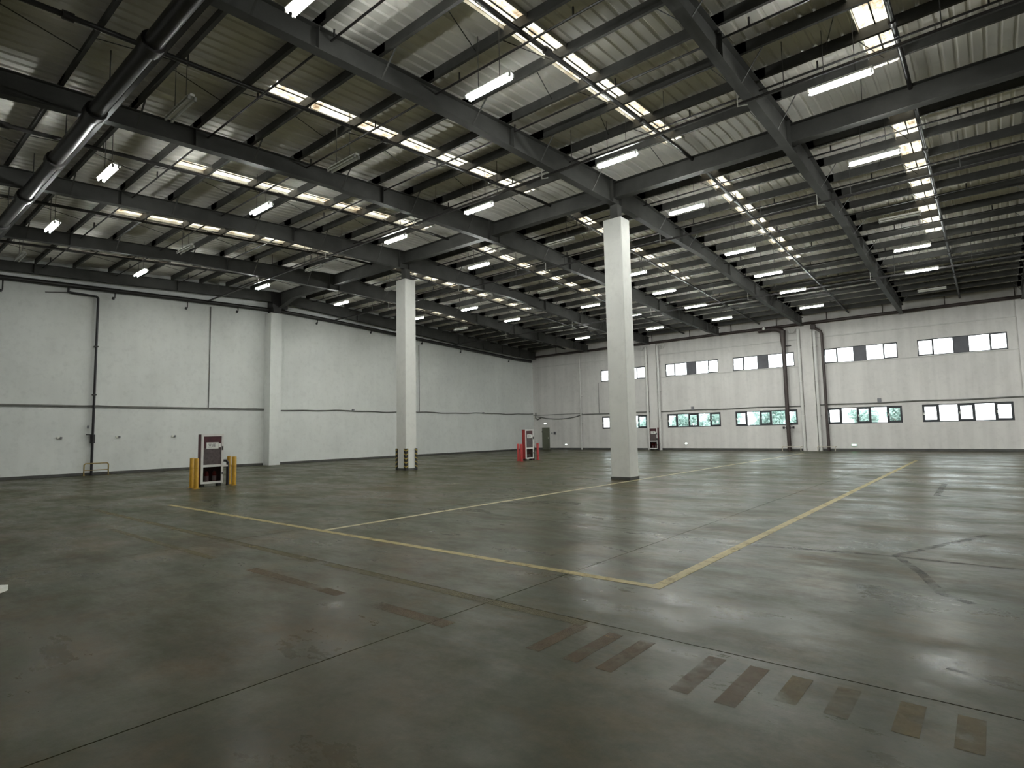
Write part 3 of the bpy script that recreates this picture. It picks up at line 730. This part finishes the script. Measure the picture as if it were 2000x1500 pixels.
for k, x in enumerate((-2.90, -2.55, -2.26, -1.70, -1.40, -1.12, -.84, -.50, -.22)):
    mark('hazard_stripe', x-.06, x+.07, 3.66+.25*(x > -1.2), 4.36, M['stripe' if k < 5 else 'stripe_yellow'], f'worn brown hatching stripe, {ORD[k+1]} from the end of the faded yellow line', 'faded hatching stripes')
def tyre(pts, wdt, label):
    P = [Vector((a, b, 0)) for a, b in pts]; m = MB(); v = []
    for i, p in enumerate(P):
        d = (P[min(i+1, len(P)-1)]-P[max(i-1, 0)]).normalized(); s = Vector((-d.y, d.x, 0))*wdt/2
        v += [(p.x+s.x, p.y+s.y, .0015), (p.x-s.x, p.y-s.y, .0015)]
    m.poly(v, [(2*i, 2*i+1, 2*i+3, 2*i+2) for i in range(len(P)-1)])
    tag(m.build('tyre_mark', M['tyre']), label, 'floor mark')
tyre([(at_z(x, y).x, at_z(x, y).y) for x, y in ((1930,1045),(1860,1060),(1750,1085),(1800,1120),(1840,1160),(1900,1180))], .10, 'curved black tyre mark turning back beyond the broad yellow line')
tyre([(at_z(x, y).x, at_z(x, y).y) for x, y in ((1845,945),(1830,968),(1860,972))], .14, 'short hooked black tyre mark near the windowed wall')
tyre([(at_z(x, y).x, at_z(x, y).y) for x, y in ((1470,1065),(1600,1075),(1750,1087),(1980,1112))], .10, 'long thin black tyre mark crossing the broad yellow line')
tyre([(at_z(x, y).x, at_z(x, y).y) for x, y in ((1850,1305),(1885,1315),(1960,1340))], .05, 'short black scuff beyond the hatching')
# white fork tip of a hand pallet truck poking in at the edge
tp = at_z(6, 1160)
o = empty('pallet_truck', (tp.x-.02, tp.y, 0)); d = (at_z(-60, 1185)-tp); o.rotation_euler.z = math.atan2(d.y, d.x)
for s in (0, -.38):
    pr = [(0, s-.05), (.05, s-.08), (.12, s-.085), (1.15, s-.085), (1.15, s+.085), (.12, s+.085), (.05, s+.08), (0, s+.05)]
    f = MB().prism(pr, 'z', .045, .095).build('fork', M['white_plastic'], o)
    MB().box(.10, .22, s-.03, s+.03, .094, .098).build('slot', M['black'], f)
    MB().tube([(.16, s-.04, .04), (.16, s+.04, .04)], .04, 10).build('wheel', M['black'], o)
MB().box(1.12, 1.30, -.47, .09, .06, .40).build('body', M['white_plastic'], o)
MB().tube([(1.22, -.19, .35), (1.38, -.19, 1.2)], .02, 8).build('handle', M['black'], o)
MB().tube([(1.24, -.27, .09), (1.24, -.11, .09)], .09, 12).build('wheel', M['black'], o)
tag(o, 'white hand pallet truck, only a fork tip showing at the floor edge', 'pallet truck')

# ------------------------------------------------------------------ outdoors, seen through the windows
tag(MB().box(-120, 120, YB+.26, 160, -.35, -.15).build('outdoor_ground', M['outdoor']), 'pale paving outside the windows', 'ground', kind='structure')
def tree(x, y, h, r, seed):
    rnd = random.Random(seed); o = empty('tree', (x, y, -.15))
    tr = MB().tube([(0, 0, 0), (.08, .05, h*.35), (.0, 0, h*.7)], [.13, .10, .05], 7)
    for k in range(5):
        a = k*1.3; tr.tube([(0, 0, h*(.25+.07*k)), (math.cos(a)*r*.6, math.sin(a)*r*.6, h*(.45+.09*k))], [.05, .02], 5)
    tr.build('trunk', M['bark'], o)
    m = MB(); cl = [(rnd.uniform(-1, 1)*r*.65, rnd.uniform(-1, 1)*r*.65, h*rnd.uniform(.32, .92), r*rnd.uniform(.28, .5)) for _ in range(15)]
    for k in range(3800):
        cx_, cy_, cz_, cr = rnd.choice(cl); v = Vector((rnd.gauss(0, 1), rnd.gauss(0, 1), rnd.gauss(0, 1))).normalized()*cr*rnd.uniform(.5, 1.05)
        p = Vector((cx_, cy_, cz_))+v; a = Vector((rnd.gauss(0, 1), rnd.gauss(0, 1), rnd.gauss(0, .6))).normalized()*.16; b = a.cross(Vector((rnd.gauss(0, 1), rnd.gauss(0, 1), rnd.gauss(0, 1)))).normalized()*.075
        m.poly([p-a, p+b, p+a, p-b], [(0, 1, 2, 3)])
    m.build('foliage', M['leaf'], o)
    return o
for i, (x, y, h, r) in enumerate(((-26.0, 52.4, 3.4, 1.5), (-22.3, 53.6, 4.0, 1.8), (-18.6, 52.6, 4.0, 1.8), (-15.3, 54.0, 4.2, 1.8), (-12.0, 52.4, 4.0, 1.6), (-7.9, 52.6, 3.3, 1.1), (-5.3, 51.8, 3.3, 1.1))):
    tag(tree(x, y, h, r, 30+i), f'pale green leafy tree outside the lower windows, {ORD[i+1]} from the door end', 'tree', 'trees outside the lower windows')
